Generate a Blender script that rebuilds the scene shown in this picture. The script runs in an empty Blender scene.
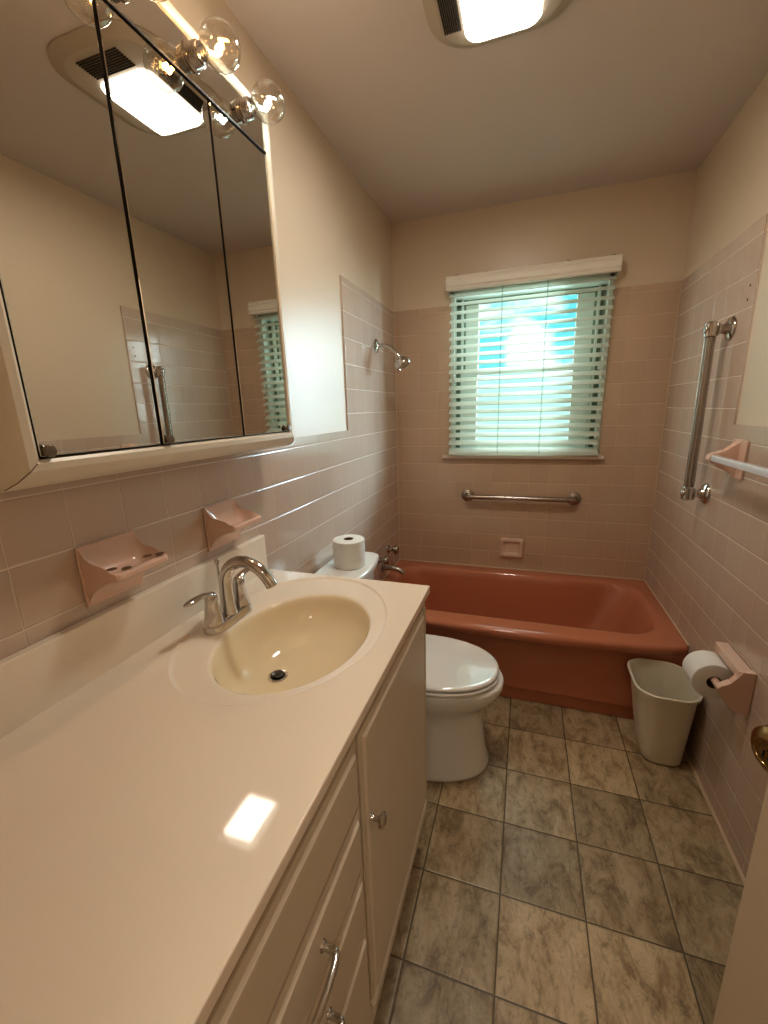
import bpy, bmesh, math, random
from mathutils import Vector, Matrix
random.seed(7)
SC = bpy.context.scene
COL = SC.collection
PI = math.pi

# ------------------------------------------------------------------ room measures (metres)
W = 1.524        # right wall
H = 2.535        # ceiling
HT = 2.052       # top of the tiled bath surround
HW = 1.372       # top of the tiled wainscot
YTL, YTR = -0.801, -0.8145
P = 0.1135       # wall tile pitch
GZ, GY, GX = 1.2266, -2.2687, 1.296
HC = 0.964       # counter top
YV = -1.580      # far end of the vanity
YN = -2.86       # wall with the doorway
YH = -4.1        # hall wall beyond the doorway

# ------------------------------------------------------------------ materials
def new_mat(name):
    m = bpy.data.materials.new(name); m.use_nodes = True
    nt = m.node_tree; b = nt.nodes['Principled BSDF']
    return m, nt, b
def srgb(r, g, b):
    f = lambda c: (c/255)/12.92 if c/255 <= .04045 else ((c/255+.055)/1.055)**2.4
    return (f(r), f(g), f(b), 1)
def plain(name, col, rough=.5, metal=0., spec=.5, noise=0.0, nscale=8, bump=0., bscale=200, coat=0., trans=0., emis=None, estr=0., sss=0.):
    m, nt, b = new_mat(name)
    b.inputs['Base Color'].default_value = col
    b.inputs['Roughness'].default_value = rough
    b.inputs['Metallic'].default_value = metal
    b.inputs['Specular IOR Level'].default_value = spec
    b.inputs['Coat Weight'].default_value = coat
    if sss:
        b.inputs['Subsurface Weight'].default_value = sss
        b.inputs['Subsurface Radius'].default_value = (.02, .012, .008)
    if emis:
        b.inputs['Emission Color'].default_value = emis
        b.inputs['Emission Strength'].default_value = estr
    if trans:
        tl_ = nt.nodes.new('ShaderNodeBsdfTranslucent'); tl_.inputs[0].default_value = col
        ms_ = nt.nodes.new('ShaderNodeMixShader'); ms_.inputs[0].default_value = trans
        nt.links.new(b.outputs[0], ms_.inputs[1]); nt.links.new(tl_.outputs[0], ms_.inputs[2]); nt.links.new(ms_.outputs[0], nt.nodes['Material Output'].inputs['Surface'])
    if noise or bump:
        tc = nt.nodes.new('ShaderNodeTexCoord')
        if noise:
            n = nt.nodes.new('ShaderNodeTexNoise'); n.inputs['Scale'].default_value = nscale; n.inputs['Detail'].default_value = 4
            nt.links.new(tc.outputs['Object'], n.inputs['Vector'])
            r = nt.nodes.new('ShaderNodeMix'); r.data_type = 'RGBA'
            r.inputs['A'].default_value = tuple(c*(1-noise) for c in col[:3])+(1,)
            r.inputs['B'].default_value = tuple(min(1, c*(1+noise)) for c in col[:3])+(1,)
            nt.links.new(n.outputs['Fac'], r.inputs['Factor'])
            nt.links.new(r.outputs['Result'], b.inputs['Base Color'])
        if bump:
            n2 = nt.nodes.new('ShaderNodeTexNoise'); n2.inputs['Scale'].default_value = bscale; n2.inputs['Detail'].default_value = 3
            nt.links.new(tc.outputs['Object'], n2.inputs['Vector'])
            bp = nt.nodes.new('ShaderNodeBump'); bp.inputs['Strength'].default_value = bump; bp.inputs['Distance'].default_value = .002
            nt.links.new(n2.outputs['Fac'], bp.inputs['Height']); nt.links.new(bp.outputs['Normal'], b.inputs['Normal'])
    return m

def grid_nodes(nt, axes, pitch, phase, gw, vfade=0.):
    """mask of grout lines (1 = grout), a height ramp and a per tile random value"""
    N = nt.nodes; L = nt.links
    tc = N.new('ShaderNodeTexCoord'); sp = N.new('ShaderNodeSeparateXYZ'); L.new(tc.outputs['Object'], sp.inputs[0])
    def math_(op, a, b=None):
        n = N.new('ShaderNodeMath'); n.operation = op
        for i, v in enumerate((a, b)):
            if v is None: continue
            if isinstance(v, (int, float)): n.inputs[i].default_value = v
            else: L.new(v, n.inputs[i])
        return n.outputs[0]
    ds, ids = [], []
    for ax, ph in zip(axes, phase):
        t = math_('DIVIDE', math_('SUBTRACT', sp.outputs[ax], ph), pitch)
        fr = math_('SUBTRACT', t, math_('FLOOR', t))
        d = math_('SUBTRACT', .5, math_('ABSOLUTE', math_('SUBTRACT', fr, .5)))   # distance to nearest line, in tiles
        ds.append(math_('MULTIPLY', d, pitch)); ids.append(math_('FLOOR', t))
    dmin = math_('MINIMUM', math_('ADD', ds[0], vfade), ds[1])
    mr = N.new('ShaderNodeMapRange'); mr.interpolation_type = 'SMOOTHSTEP'
    mr.inputs['From Min'].default_value = gw*.6; mr.inputs['From Max'].default_value = gw*1.5
    mr.inputs['To Min'].default_value = 1; mr.inputs['To Max'].default_value = 0
    L.new(dmin, mr.inputs['Value'])
    hr = N.new('ShaderNodeMapRange'); hr.interpolation_type = 'SMOOTHSTEP'
    hr.inputs['From Min'].default_value = gw*.5; hr.inputs['From Max'].default_value = gw*3.2
    L.new(dmin, hr.inputs['Value'])
    cb = N.new('ShaderNodeCombineXYZ'); L.new(ids[0], cb.inputs[0]); L.new(ids[1], cb.inputs[1])
    wn = N.new('ShaderNodeTexWhiteNoise'); wn.noise_dimensions = '3D'; L.new(cb.outputs[0], wn.inputs['Vector'])
    return tc, mr.outputs[0], hr.outputs[0], wn, math_

def wall_tile(name, axes, phase, base, grout):
    m, nt, b = new_mat(name); N = nt.nodes; L = nt.links
    tc, mask, hgt, wn, math_ = grid_nodes(nt, axes, P, phase, .0013, .0009)
    n = N.new('ShaderNodeTexNoise'); n.inputs['Scale'].default_value = 3; L.new(tc.outputs['Object'], n.inputs['Vector'])
    v = math_('ADD', math_('MULTIPLY', wn.outputs['Value'], .07), math_('MULTIPLY', n.outputs['Fac'], .08))
    hs = N.new('ShaderNodeHueSaturation'); hs.inputs['Color'].default_value = base
    L.new(math_('ADD', v, .925), hs.inputs['Value'])
    mx = N.new('ShaderNodeMix'); mx.data_type = 'RGBA'
    L.new(mask, mx.inputs['Factor']); L.new(hs.outputs[0], mx.inputs['A']); mx.inputs['B'].default_value = grout
    L.new(mx.outputs['Result'], b.inputs['Base Color'])
    rr = N.new('ShaderNodeMapRange'); rr.inputs['To Min'].default_value = .14; rr.inputs['To Max'].default_value = .7
    L.new(mask, rr.inputs['Value']); L.new(rr.outputs[0], b.inputs['Roughness']); b.inputs['Specular IOR Level'].default_value = 1.
    # slightly uneven setting of each tile + pillowed edges
    n2 = N.new('ShaderNodeTexNoise'); n2.inputs['Scale'].default_value = 14; n2.inputs['Detail'].default_value = 1
    L.new(tc.outputs['Object'], n2.inputs['Vector'])
    hh = math_('ADD', hgt, math_('MULTIPLY', n2.outputs['Fac'], .8))
    bp = N.new('ShaderNodeBump'); bp.inputs['Strength'].default_value = .55; bp.inputs['Distance'].default_value = .0016
    L.new(hh, bp.inputs['Height']); L.new(bp.outputs['Normal'], b.inputs['Normal'])
    return m

TILE = srgb(206, 186, 170); GROUT = srgb(226, 212, 200)
M = {}
M['tile_left'] = wall_tile('wall_tile_left', ('Y', 'Z'), (GY, GZ), TILE, GROUT)
M['tile_right'] = wall_tile('wall_tile_right', ('Y', 'Z'), (YTR, GZ-.0236), TILE, GROUT)
M['tile_back'] = wall_tile('wall_tile_back', ('X', 'Z'), (GX, GZ), srgb(202, 176, 152), srgb(210, 186, 162))
M['paint'] = plain('wall_paint', srgb(221, 203, 180), .36, spec=.9, bump=.12, bscale=260, noise=.03, nscale=2)
M['ceil'] = plain('ceiling_paint', srgb(216, 203, 194), .75, bump=.12, bscale=240)
M['cream'] = plain('cream_lacquer', srgb(230, 222, 206), .3, noise=.02)
M['vanity'] = plain('vanity_paint', srgb(216, 205, 186), .4, noise=.03, bump=.05, bscale=120)
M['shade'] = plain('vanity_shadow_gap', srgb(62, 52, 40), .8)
M['counter'] = plain('cultured_marble', srgb(243, 232, 216), .045, noise=.035, nscale=4)
M['bowl'] = plain('cultured_marble_bowl', srgb(238, 223, 194), .06, noise=.02, nscale=3)
M['chrome'] = plain('chrome', (.62, .60, .58, 1), .09, metal=1)
M['chrome_dull'] = plain('brushed_chrome', (.42, .38, .34, 1), .22, metal=1)
M['mirror'] = plain('mirror_glass', (.74, .73, .69, 1), .0, metal=1)
M['black'] = plain('black_edge', srgb(30, 26, 22), .5)
M['pink'] = plain('pink_ceramic', srgb(228, 196, 178), .12, noise=.02)
M['pinkback'] = plain('tan_ceramic', srgb(222, 194, 174), .15)
M['tub'] = plain('terracotta_enamel', srgb(194, 126, 96), .14, noise=.02, nscale=2, coat=.2)
M['white'] = plain('white_china', srgb(232, 230, 224), .1, coat=.3)
M['seat'] = plain('white_seat_plastic', srgb(238, 237, 234), .05, spec=1., coat=1.)
M['paper'] = plain('tissue_paper', srgb(238, 236, 230), .95, bump=.3, bscale=300)
M['card'] = plain('cardboard_core', srgb(120, 92, 66), .9)
M['dark'] = plain('dark_hole', srgb(18, 15, 12), .8)
M['bin'] = plain('bin_plastic', srgb(228, 220, 202), .45, sss=.1)
M['blind'] = plain('blind_slat', srgb(236, 238, 228), .4, trans=.45)
M['valance'] = plain('valance_paint', srgb(244, 238, 226), .45)
M['sash'] = plain('window_sash', srgb(232, 236, 226), .5)
M['sashdark'] = plain('window_channel', srgb(150, 160, 142), .6)
M['cord'] = plain('blind_cord', srgb(120, 140, 132), .8)
M['sill'] = plain('sill_ceramic', srgb(232, 214, 200), .25)
M['caulk'] = plain('caulk', srgb(206, 184, 158), .6)
M['door'] = plain('door_paint', srgb(222, 208, 188), .4, bump=.05)
M['brass'] = plain('aged_brass', (.32, .21, .09, 1), .22, metal=1, noise=.25, nscale=60)
M['bar'] = plain('translucent_bar', srgb(226, 232, 242), .15, coat=.4)
M['housing'] = plain('fan_housing', srgb(190, 176, 158), .5)
M['lens'] = plain('lamp_lens', srgb(250, 248, 240), .35, emis=(1, .96, .88, 1), estr=3.0)
M['foil'] = plain('stopper_dark', (.12, .12, .12, 1), .2, metal=1)
M['knobp'] = plain('clear_grey_knob', srgb(120, 108, 96), .25)
M['lawn'] = plain('lawn', srgb(150, 200, 150), .9, noise=.2)
M['filw'] = plain('filament_warm', (1, .6, .25, 1), .5, emis=(1, .50, .16, 1), estr=60)
M['filc'] = plain('filament_white', (1, 1, 1, 1), .5, emis=(.85, 1, .95, 1), estr=60)

def thin_glass(name, tint, refl=.10):
    m, nt, b = new_mat(name); nt.nodes.remove(b)
    out = nt.nodes['Material Output']
    tr = nt.nodes.new('ShaderNodeBsdfTransparent'); tr.inputs[0].default_value = tint
    gl = nt.nodes.new('ShaderNodeBsdfGlossy'); gl.inputs['Roughness'].default_value = .02
    fr = nt.nodes.new('ShaderNodeLayerWeight'); fr.inputs['Blend'].default_value = .35
    mr = nt.nodes.new('ShaderNodeMapRange'); mr.inputs['To Min'].default_value = refl*.5; mr.inputs['To Max'].default_value = .75
    nt.links.new(fr.outputs['Facing'], mr.inputs['Value'])
    mx = nt.nodes.new('ShaderNodeMixShader')
    nt.links.new(mr.outputs[0], mx.inputs[0]); nt.links.new(tr.outputs[0], mx.inputs[1]); nt.links.new(gl.outputs[0], mx.inputs[2])
    nt.links.new(mx.outputs[0], out.inputs['Surface'])
    return m
M['glass'] = thin_glass('window_glass', (.93, .97, .96, 1))
M['bulb'] = thin_glass('bulb_glass', (.97, .96, .93, 1), .22)

def floor_mat():
    m, nt, b = new_mat('floor_tile'); N = nt.nodes; L = nt.links
    tc, mask, hgt, wn, math_ = grid_nodes(nt, ('X', 'Y'), .242, (.557, -1.4234), .0021)
    mp = N.new('ShaderNodeVectorMath'); mp.operation = 'MULTIPLY_ADD'
    L.new(wn.outputs['Color'], mp.inputs[0]); mp.inputs[1].default_value = (7, 7, 7); L.new(tc.outputs['Object'], mp.inputs[2])
    mapp = N.new('ShaderNodeMapping'); mapp.inputs['Rotation'].default_value = (0, 0, .6); mapp.inputs['Scale'].default_value = (1, .55, 1)
    L.new(mp.outputs[0], mapp.inputs['Vector'])
    n1 = N.new('ShaderNodeTexNoise'); n1.inputs['Scale'].default_value = 15; n1.inputs['Detail'].default_value = 8; n1.inputs['Roughness'].default_value = .76; n1.inputs['Distortion'].default_value = .5
    L.new(mapp.outputs[0], n1.inputs['Vector'])
    cr = N.new('ShaderNodeValToRGB'); e = cr.color_ramp.elements
    e[0].position = .26; e[0].color = srgb(128, 108, 82)
    e[1].position = .72; e[1].color = srgb(210, 191, 160)
    for p_, c_ in ((.40, srgb(152, 131, 102)), (.475, srgb(180, 159, 126)), (.56, srgb(194, 174, 142))):
        q = e.new(p_); q.color = c_
    L.new(n1.outputs['Fac'], cr.inputs[0])
    n3 = N.new('ShaderNodeTexNoise'); n3.inputs['Scale'].default_value = 48; n3.inputs['Detail'].default_value = 7; n3.inputs['Roughness'].default_value = .72; n3.inputs['Distortion'].default_value = .8
    L.new(mapp.outputs[0], n3.inputs['Vector'])
    v3 = N.new('ShaderNodeMapRange'); v3.inputs['From Min'].default_value = .40; v3.inputs['From Max'].default_value = .48; v3.inputs['To Min'].default_value = .74; v3.inputs['To Max'].default_value = 1.0
    L.new(n3.outputs['Fac'], v3.inputs['Value'])
    hs = N.new('ShaderNodeHueSaturation'); L.new(cr.outputs[0], hs.inputs['Color'])
    val = math_('MULTIPLY', math_('ADD', math_('MULTIPLY', wn.outputs['Value'], .40), .72), v3.outputs[0])
    L.new(val, hs.inputs['Value'])
    mx = N.new('ShaderNodeMix'); mx.data_type = 'RGBA'
    L.new(mask, mx.inputs['Factor']); L.new(hs.outputs[0], mx.inputs['A']); mx.inputs['B'].default_value = srgb(96, 82, 60)
    L.new(mx.outputs['Result'], b.inputs['Base Color'])
    b.inputs['Roughness'].default_value = .34
    bp = N.new('ShaderNodeBump'); bp.inputs['Strength'].default_value = .5; bp.inputs['Distance'].default_value = .002
    L.new(math_('ADD', hgt, math_('MULTIPLY', n1.outputs['Fac'], 1.2)), bp.inputs['Height']); L.new(bp.outputs['Normal'], b.inputs['Normal'])
    return m
M['floor'] = floor_mat()

# ------------------------------------------------------------------ mesh helpers (all in world coordinates)
def BM(): return bmesh.new()
def box(bm, lo, hi, bev=0., seg=2):
    r = bmesh.ops.create_cube(bm, size=1)
    vs = r['verts']
    for v in vs:
        v.co = Vector([lo[i]+(v.co[i]+.5)*(hi[i]-lo[i]) for i in range(3)])
    if bev:
        es = list({e for v in vs for e in v.link_edges})
        bmesh.ops.bevel(bm, geom=es, offset=bev, segments=seg, profile=.5, affect='EDGES')
    return bm
def loft(bm, rings, closed=True, cap0=False, cap1=False):
    vr = [[bm.verts.new(p) for p in r] for r in rings]
    n = len(vr[0])
    for a, b in zip(vr, vr[1:]):
        for i in range(n if closed else n-1):
            j = (i+1) % n
            try: bm.faces.new((a[i], a[j], b[j], b[i]))
            except ValueError: pass
    if cap0: bm.faces.new(list(reversed(vr[0])))
    if cap1: bm.faces.new(vr[-1])
    return vr
def frame_of(d):
    d = Vector(d).normalized(); a = Vector((0, 0, 1)) if abs(d.z) < .9 else Vector((1, 0, 0))
    u = d.cross(a).normalized(); return u, d.cross(u).normalized(), d
def tube(bm, pts, rad, n=16, cap=True, sx=1., sy=1.):
    pts = [Vector(p) for p in pts]
    rad = rad if isinstance(rad, (list, tuple)) else [rad]*len(pts)
    rings = []; u = None
    for i, p in enumerate(pts):
        d = (pts[min(i+1, len(pts)-1)]-pts[max(i-1, 0)]).normalized()
        if u is None: u, v, _ = frame_of(d)
        else:
            u = (u-d*u.dot(d)).normalized()
        v = d.cross(u)
        rings.append([p+(u*math.cos(2*PI*k/n)*sx+v*math.sin(2*PI*k/n)*sy)*rad[i] for k in range(n)])
    return loft(bm, rings, True, cap, cap)
def lathe(bm, origin, axis, prof, n=32, cap0=True, cap1=True):
    """prof = [(distance along axis, radius)...]"""
    u, v, d = frame_of(axis); o = Vector(origin)
    rings = [[o+d*t+(u*math.cos(2*PI*k/n)+v*math.sin(2*PI*k/n))*max(r, 1e-4) for k in range(n)] for t, r in prof]
    return loft(bm, rings, True, cap0, cap1)
def bez(p, n=14):
    p = [Vector(q) for q in p]; out = []
    for i in range(n+1):
        t = i/n; q = list(p)
        while len(q) > 1: q = [a.lerp(b, t) for a, b in zip(q, q[1:])]
        out.append(q[0])
    return out
def rrect(x0, x1, y0, y1, r, z=0., nc=6, ns=6):
    """rounded rectangle, constant count; corners in order (x1,y0) (x1,y1) (x0,y1) (x0,y0)"""
    rs = r if isinstance(r, (list, tuple)) else [r]*4
    cs = [(x1-rs[0], y0+rs[0], -90, rs[0]), (x1-rs[1], y1-rs[1], 0, rs[1]), (x0+rs[2], y1-rs[2], 90, rs[2]), (x0+rs[3], y0+rs[3], 180, rs[3])]
    arcs = [[(cx+rr*math.cos(math.radians(a+90*k/nc)), cy+rr*math.sin(math.radians(a+90*k/nc))) for k in range(nc+1)] for cx, cy, a, rr in cs]
    out = []
    for i, a in enumerate(arcs):
        out += a
        p, q = a[-1], arcs[(i+1) % 4][0]
        for k in range(1, ns): out.append((p[0]+(q[0]-p[0])*k/ns, p[1]+(q[1]-p[1])*k/ns))
    return [Vector((x, y, z)) for x, y in out]
def prism(bm, poly, axis, a, b, bev=0.):
    """extrude a 2-D polygon along axis (0=x,1=y,2=z) from a to b"""
    def mk(t, p):
        c = [0, 0, 0]; o = [i for i in range(3) if i != axis]; c[axis] = t; c[o[0]] = p[0]; c[o[1]] = p[1]; return c
    v0 = [bm.verts.new(mk(a, p)) for p in poly]; v1 = [bm.verts.new(mk(b, p)) for p in poly]
    n = len(poly)
    fs = [bm.faces.new(v0), bm.faces.new(list(reversed(v1)))]
    for i in range(n): fs.append(bm.faces.new((v0[i], v0[(i+1) % n], v1[(i+1) % n], v1[i])))
    if bev:
        es = list({e for f in fs for e in f.edges})
        bmesh.ops.bevel(bm, geom=es, offset=bev, segments=2, profile=.5, affect='EDGES')
def empty(name, loc, label, cat, group=None, kind=None):
    o = bpy.data.objects.new(name, None); COL.objects.link(o); o.location = loc
    o.empty_display_size = .05
    o['label'] = label; o['category'] = cat
    if group: o['group'] = group
    if kind: o['kind'] = kind
    return o
def wloc(o):
    l = Vector(o.location); 
    while o.parent: o = o.parent; l += o.location
    return l
def obj(name, bm, mat, parent=None, smooth=True, angle=40, kind=None, label=None, subsurf=0, cat=None, wn_=True):
    bmesh.ops.recalc_face_normals(bm, faces=bm.faces[:])
    off = Vector((0, 0, 0))
    if parent is not None: off = wloc(parent)
    for v in bm.verts: v.co -= off
    me = bpy.data.meshes.new(name); bm.to_mesh(me); bm.free()
    mats = mat if isinstance(mat, (list, tuple)) else [mat]
    for mm in mats: me.materials.append(mm)
    o = bpy.data.objects.new(name, me); COL.objects.link(o)
    if smooth:
        for p in me.polygons: p.use_smooth = True
        me.set_sharp_from_angle(angle=math.radians(angle))
    if smooth and wn_:
        w_ = o.modifiers.new('wn', 'WEIGHTED_NORMAL'); w_.keep_sharp = True; w_.weight = 90
    if parent is not None: o.parent = parent
    if kind: o['kind'] = kind
    if label: o['label'] = label
    if cat: o['category'] = cat
    if subsurf:
        s = o.modifiers.new('s', 'SUBSURF'); s.levels = subsurf; s.render_levels = subsurf
    return o
def S(name, bm, mat, label, cat, parent=None):
    return obj(name, bm, mat, parent, kind='structure', label=label, cat=cat)

# ------------------------------------------------------------------ SETTING
b = BM(); box(b, (-.12, YH, -.06), (W+.12, .16, 0)); S('floor', b, M['floor'], 'mottled tan square floor tiles with thin dark grout', 'floor')
b = BM(); box(b, (-.12, YH, H), (W+.12, .16, H+.08)); S('ceiling', b, M['ceil'], 'plain painted ceiling holding the fan light', 'ceiling')
PR = .007   # painted plaster lies this far behind the tile face
b = BM(); box(b, (-.12, YH, 0), (-PR, .16, H)); wl = S('wall_left', b, M['paint'], 'cream painted wall above pink tile behind the vanity and toilet', 'wall')
b = BM(); prism(b, [(YN, 0), (0, 0), (0, HT), (YTL, HT), (YTL, HW), (YN, HW)], 0, -PR, 0, .0025); obj('tile_panel', b, M['tile_left'], wl)
b = BM(); box(b, (W+PR, YH, 0), (W+.12, .16, H)); wr = S('wall_right', b, M['paint'], 'cream painted wall above pink tile beside the open door', 'wall')
b = BM(); prism(b, [(YN, 0), (0, 0), (0, HT), (YTR, HT), (YTR, HW), (YN, HW)], 0, W+PR, W, .0025); obj('tile_panel', b, M['tile_right'], wr)
b = BM()
for k, z in enumerate((1.845, 1.80)):
    lathe(b, (W-.0006, -.775+.004*k, z), (-1, 0, 0), [(0, .0042), (.0008, .004)], 10)
obj('screw_hole', b, M['dark'], wr)
# back wall with the window opening
WX0, WX1, WZ0, WZ1 = .355, 1.215, 1.172, 2.125
b = BM()
for lo, hi in (((-PR, PR, 0), (WX0, .16, H)), ((WX1, PR, 0), (W+PR, .16, H)), ((WX0, PR, 0), (WX1, .16, WZ0)), ((WX0, PR, WZ1), (WX1, .16, H))): box(b, lo, hi)
wb = S('wall_back', b, M['paint'], 'cream painted wall above tan tile around the window', 'wall')
b = BM()
for lo, hi in (((0, 0, 0), (WX0, PR, HT)), ((WX1, 0, 0), (W, PR, HT)), ((WX0, 0, 0), (WX1, PR, WZ0))): box(b, lo, hi)
obj('tile_panel', b, M['tile_back'], wb)
b = BM()
DX0, DX1, DZ = .70, 1.475, 2.05
for lo, hi in (((-PR, YN-.1, 0), (DX0, YN, H)), ((DX1, YN-.1, 0), (W+PR, YN, H)), ((DX0, YN-.1, DZ), (DX1, YN, H))): box(b, lo, hi)
S('wall_front', b, M['paint'], 'cream painted wall holding the doorway', 'wall')
b = BM(); box(b, (-.12, YH-.1, 0), (W+.12, YH, H)); S('wall_hall', b, M['paint'], 'plain painted wall of the hall beyond the doorway', 'wall')
# caulk lines
b = BM()
tube(b, [(W-.004, YN+.02, .003), (W-.004, -.81, .003)], .0075, 8)
S('trim_1', b, M['caulk'], 'thin cream caulk bead where right wall meets floor', 'trim')
b = BM()
tube(b, [(.001, -.003, .432), (W-.001, -.003, .432)], .0045, 8)
tube(b, [(W-.002, -.003, .432), (W-.002, -.745, .432)], .0045, 8)
tube(b, [(.002, -.003, .432), (.002, -.745, .432)], .0045, 8)
S('trim_2', b, M['caulk'], 'thin pale caulk bead around the rim of the bathtub', 'trim')
b = BM()
tube(b, [(.003, -.003, .44), (.003, -.003, HT-.01)], .0042, 8)
tube(b, [(W-.003, -.003, .44), (W-.003, -.003, HT-.01)], .0042, 8)
S('trim_3', b, M['caulk'], 'pale grout beads in the upright corners of the bath surround', 'trim')

# window
wn = empty('window_1', (.78, .06, WZ0), 'double hung window with pale frame behind the open blind', 'window', kind='structure')
b = BM()
for lo, hi in (((WX0, PR, WZ0), (WX0+.02, .15, WZ1)), ((WX1-.02, PR, WZ0), (WX1, .15, WZ1)), ((WX0, PR, WZ1-.03), (WX1, .15, WZ1)), ((WX0, .01, WZ0-.001), (WX1, .15, WZ0+.02))): box(b, lo, hi)
obj('jamb', b, M['sash'], wn, kind='structure')
b = BM()
for x0 in (WX0+.02, WX1-.075): box(b, (x0, .105, WZ0+.02), (x0+.055, .115, WZ1-.03))
box(b, (WX0+.02, .105, WZ1-.06), (WX1-.02, .115, WZ1-.03))
obj('track', b, M['sashdark'], wn, kind='structure')
b = BM()
for x0 in (WX0+.05, WX1-.062): box(b, (x0, .07, WZ0+.02), (x0+.012, .106, WZ1-.03), .002)
obj('stop', b, M['sash'], wn, kind='structure')
GX0, GX1 = .508, 1.052
def sash(z0, z1, y0, y1, tw, bw):
    b = BM()
    box(b, (GX0-.098, y0, z0), (GX0, y1, z1), .004); box(b, (GX1, y0, z0), (GX1+.098, y1, z1), .004)
    box(b, (GX0-.01, y0, z0), (GX1+.01, y1, z0+bw), .004); box(b, (GX0-.01, y0, z1-tw), (GX1+.01, y1, z1), .004)
    s = obj('sash', b, M['sash'], wn, kind='structure')
    b = BM(); box(b, (GX0-.005, (y0+y1)/2-.002, z0+bw-.005), (GX1+.005, (y0+y1)/2+.002, z1-tw+.005))
    obj('pane', b, M['glass'], s, kind='structure')
    return s
sash(1.655, 2.10, .108, .135, .030, .022)
s2 = sash(1.192, 1.677, .078, .104, .022, .04)
b = BM()
for x in (.62, .90): box(b, (x-.035, .062, 1.677), (x+.035, .082, 1.688), .004); box(b, (x-.012, .064, 1.686), (x+.02, .078, 1.697), .003)
obj('sash_lock', b, M['chrome_dull'], s2)
b = BM(); box(b, (.309, -.030, 1.150), (1.240, .012, 1.172), .005, 3); obj('window_sill', b, M['sill'], wn, kind='structure')

# venetian blind
bl = empty('window_blind', (.78, -.045, 1.175), 'white venetian blind with open slats hanging over the window', 'window blind')
b = BM(); VX0, VX1 = .338, 1.228
prof = [(-.082, 2.112), (-.086, 2.118), (-.080, 2.128), (-.088, 2.136), (-.088, 2.160), (-.080, 2.168), (-.086, 2.178), (-.082, 2.188), (-.066, 2.190), (-.066, 2.112)]
prism(b, prof, 0, VX0, VX1)
box(b, (VX0, -.066, 2.112), (VX0+.008, -.0005, 2.188)); box(b, (VX1-.008, -.066, 2.112), (VX1, -.0005, 2.188))
obj('valance', b, M['valance'], bl, angle=25)
b = BM(); box(b, (.36, -.062, 2.125), (1.205, -.008, 2.17)); obj('head_rail', b, M['blind'], bl)
for x in (.40, .56, .98, 1.19):
    b = BM(); box(b, (x-.010, -.078, 2.187), (x+.010, -.055, 2.1925), .001); lathe(b, (x, -.066, 2.19), (0, 0, 1), [(0, .004), (.006, .003)], 8); obj('bracket', b, M['chrome_dull'], bl)
b = BM(); NS = 20; tilt = math.radians(30); pitch = (2.095-1.205)/(NS-1)
for k in range(NS):
    z = 1.205+pitch*k; c = Vector((0, -.036, z)); a = Vector((0, math.cos(tilt), math.sin(tilt))); nrm = Vector((0, -math.sin(tilt), math.cos(tilt)))
    j = random.uniform(-.002, .002); xa, xb = .354+j, 1.198+.018*k/NS+j
    ring = []
    for s_ in (-1, 1):
        pts = [(t, (.0022*(1-t*t)+s_*.0013)) for t in ([-1, -.5, 0, .5, 1] if s_ < 0 else [1, .5, 0, -.5, -1])]
        ring += [c+a*(.025*t)+nrm*h for t, h in pts]
    loft(b, [[p+Vector((x, 0, 0)) for p in ring] for x in (xa, xb)], True, True, True)
obj('slats', b, M['blind'], bl)
b = BM(); box(b, (.354, -.060, 1.176), (1.205, -.012, 1.190), .003); obj('bottom_rail', b, M['blind'], bl)
for x in (.648, .885):
    b = BM()
    for y in (-.0612, -.0108): tube(b, [(x, y, 1.19), (x, y, 2.13)], .0007, 6)
    tube(b, [(x+.004, -.0635, 1.18), (x+.004, -.0635, 2.13)], .0006, 6)
    obj('ladder_cord', b, M['cord'], bl)
for x, zt in ((.385, 1.62), (1.175, 1.60), (1.165, 1.64)):
    b = BM(); tube(b, [(x, -.068, 2.12), (x+.002, -.069, zt+.03)], .0011, 6); lathe(b, (x+.002, -.069, zt+.035), (0, 0, -1), [(0, .002), (.006, .005), (.03, .008), (.033, .006)], 12); obj('pull_cord', b, M['blind'], bl)

# door (open, its knob showing)
dr = empty('door_1', (1.452, -2.80, .01), 'cream painted door standing open at the right edge', 'door', kind='structure')
fe = Vector((1.1908, -2.000, 0)); hg = Vector((1.452, -2.80, 0)); dd = (hg-fe); dl = dd.length; dd.normalize(); nn = Vector((-dd.y, dd.x, 0))
if nn.x > 0: nn = -nn            # toward the room
def dpt(s, t, z): return fe+dd*s-nn*t+Vector((0, 0, z))
b = BM()
v = [b.verts.new(dpt(s, t, z)) for s, t, z in ((0, 0, .012), (dl, 0, .012), (dl, .035, .012), (0, .035, .012), (0, 0, 2.03), (dl, 0, 2.03), (dl, .035, 2.03), (0, .035, 2.03))]
for f in ((0, 1, 2, 3), (4, 5, 6, 7), (0, 1, 5, 4), (1, 2, 6, 5), (2, 3, 7, 6), (3, 0, 4, 7)): b.faces.new([v[i] for i in f])
bmesh.ops.bevel(b, geom=b.edges[:], offset=.002, segments=2, affect='EDGES')
obj('door_panel', b, M['door'], dr, kind='structure')
kz = .985
b = BM(); o = dpt(.050, 0, kz)
lathe(b, o, nn, [(0, .032), (.003, .032), (.006, .028), (.010, .014), (.022, .011), (.034, .018), (.040, .030), (.048, .0350), (.056, .0335), (.062, .026), (.065, .019), (.0645, .0175), (.0635, .017)], 40)
kn = obj('door_knob', b, M['brass'], dr, label='aged brass door knob with keyhole')
b = BM(); lathe(b, o+nn*.0636, nn, [(0, .0075), (.003, .007), (.0035, .0055)], 20); obj('key_cylinder', b, M['brass'], kn)
b = BM(); c = o+nn*.0672
box(b, (c.x-.0006, c.y-.0010, c.z-.0055), (c.x+.0006, c.y+.0010, c.z+.0055)); obj('keyhole', b, M['dark'], kn)

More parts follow.
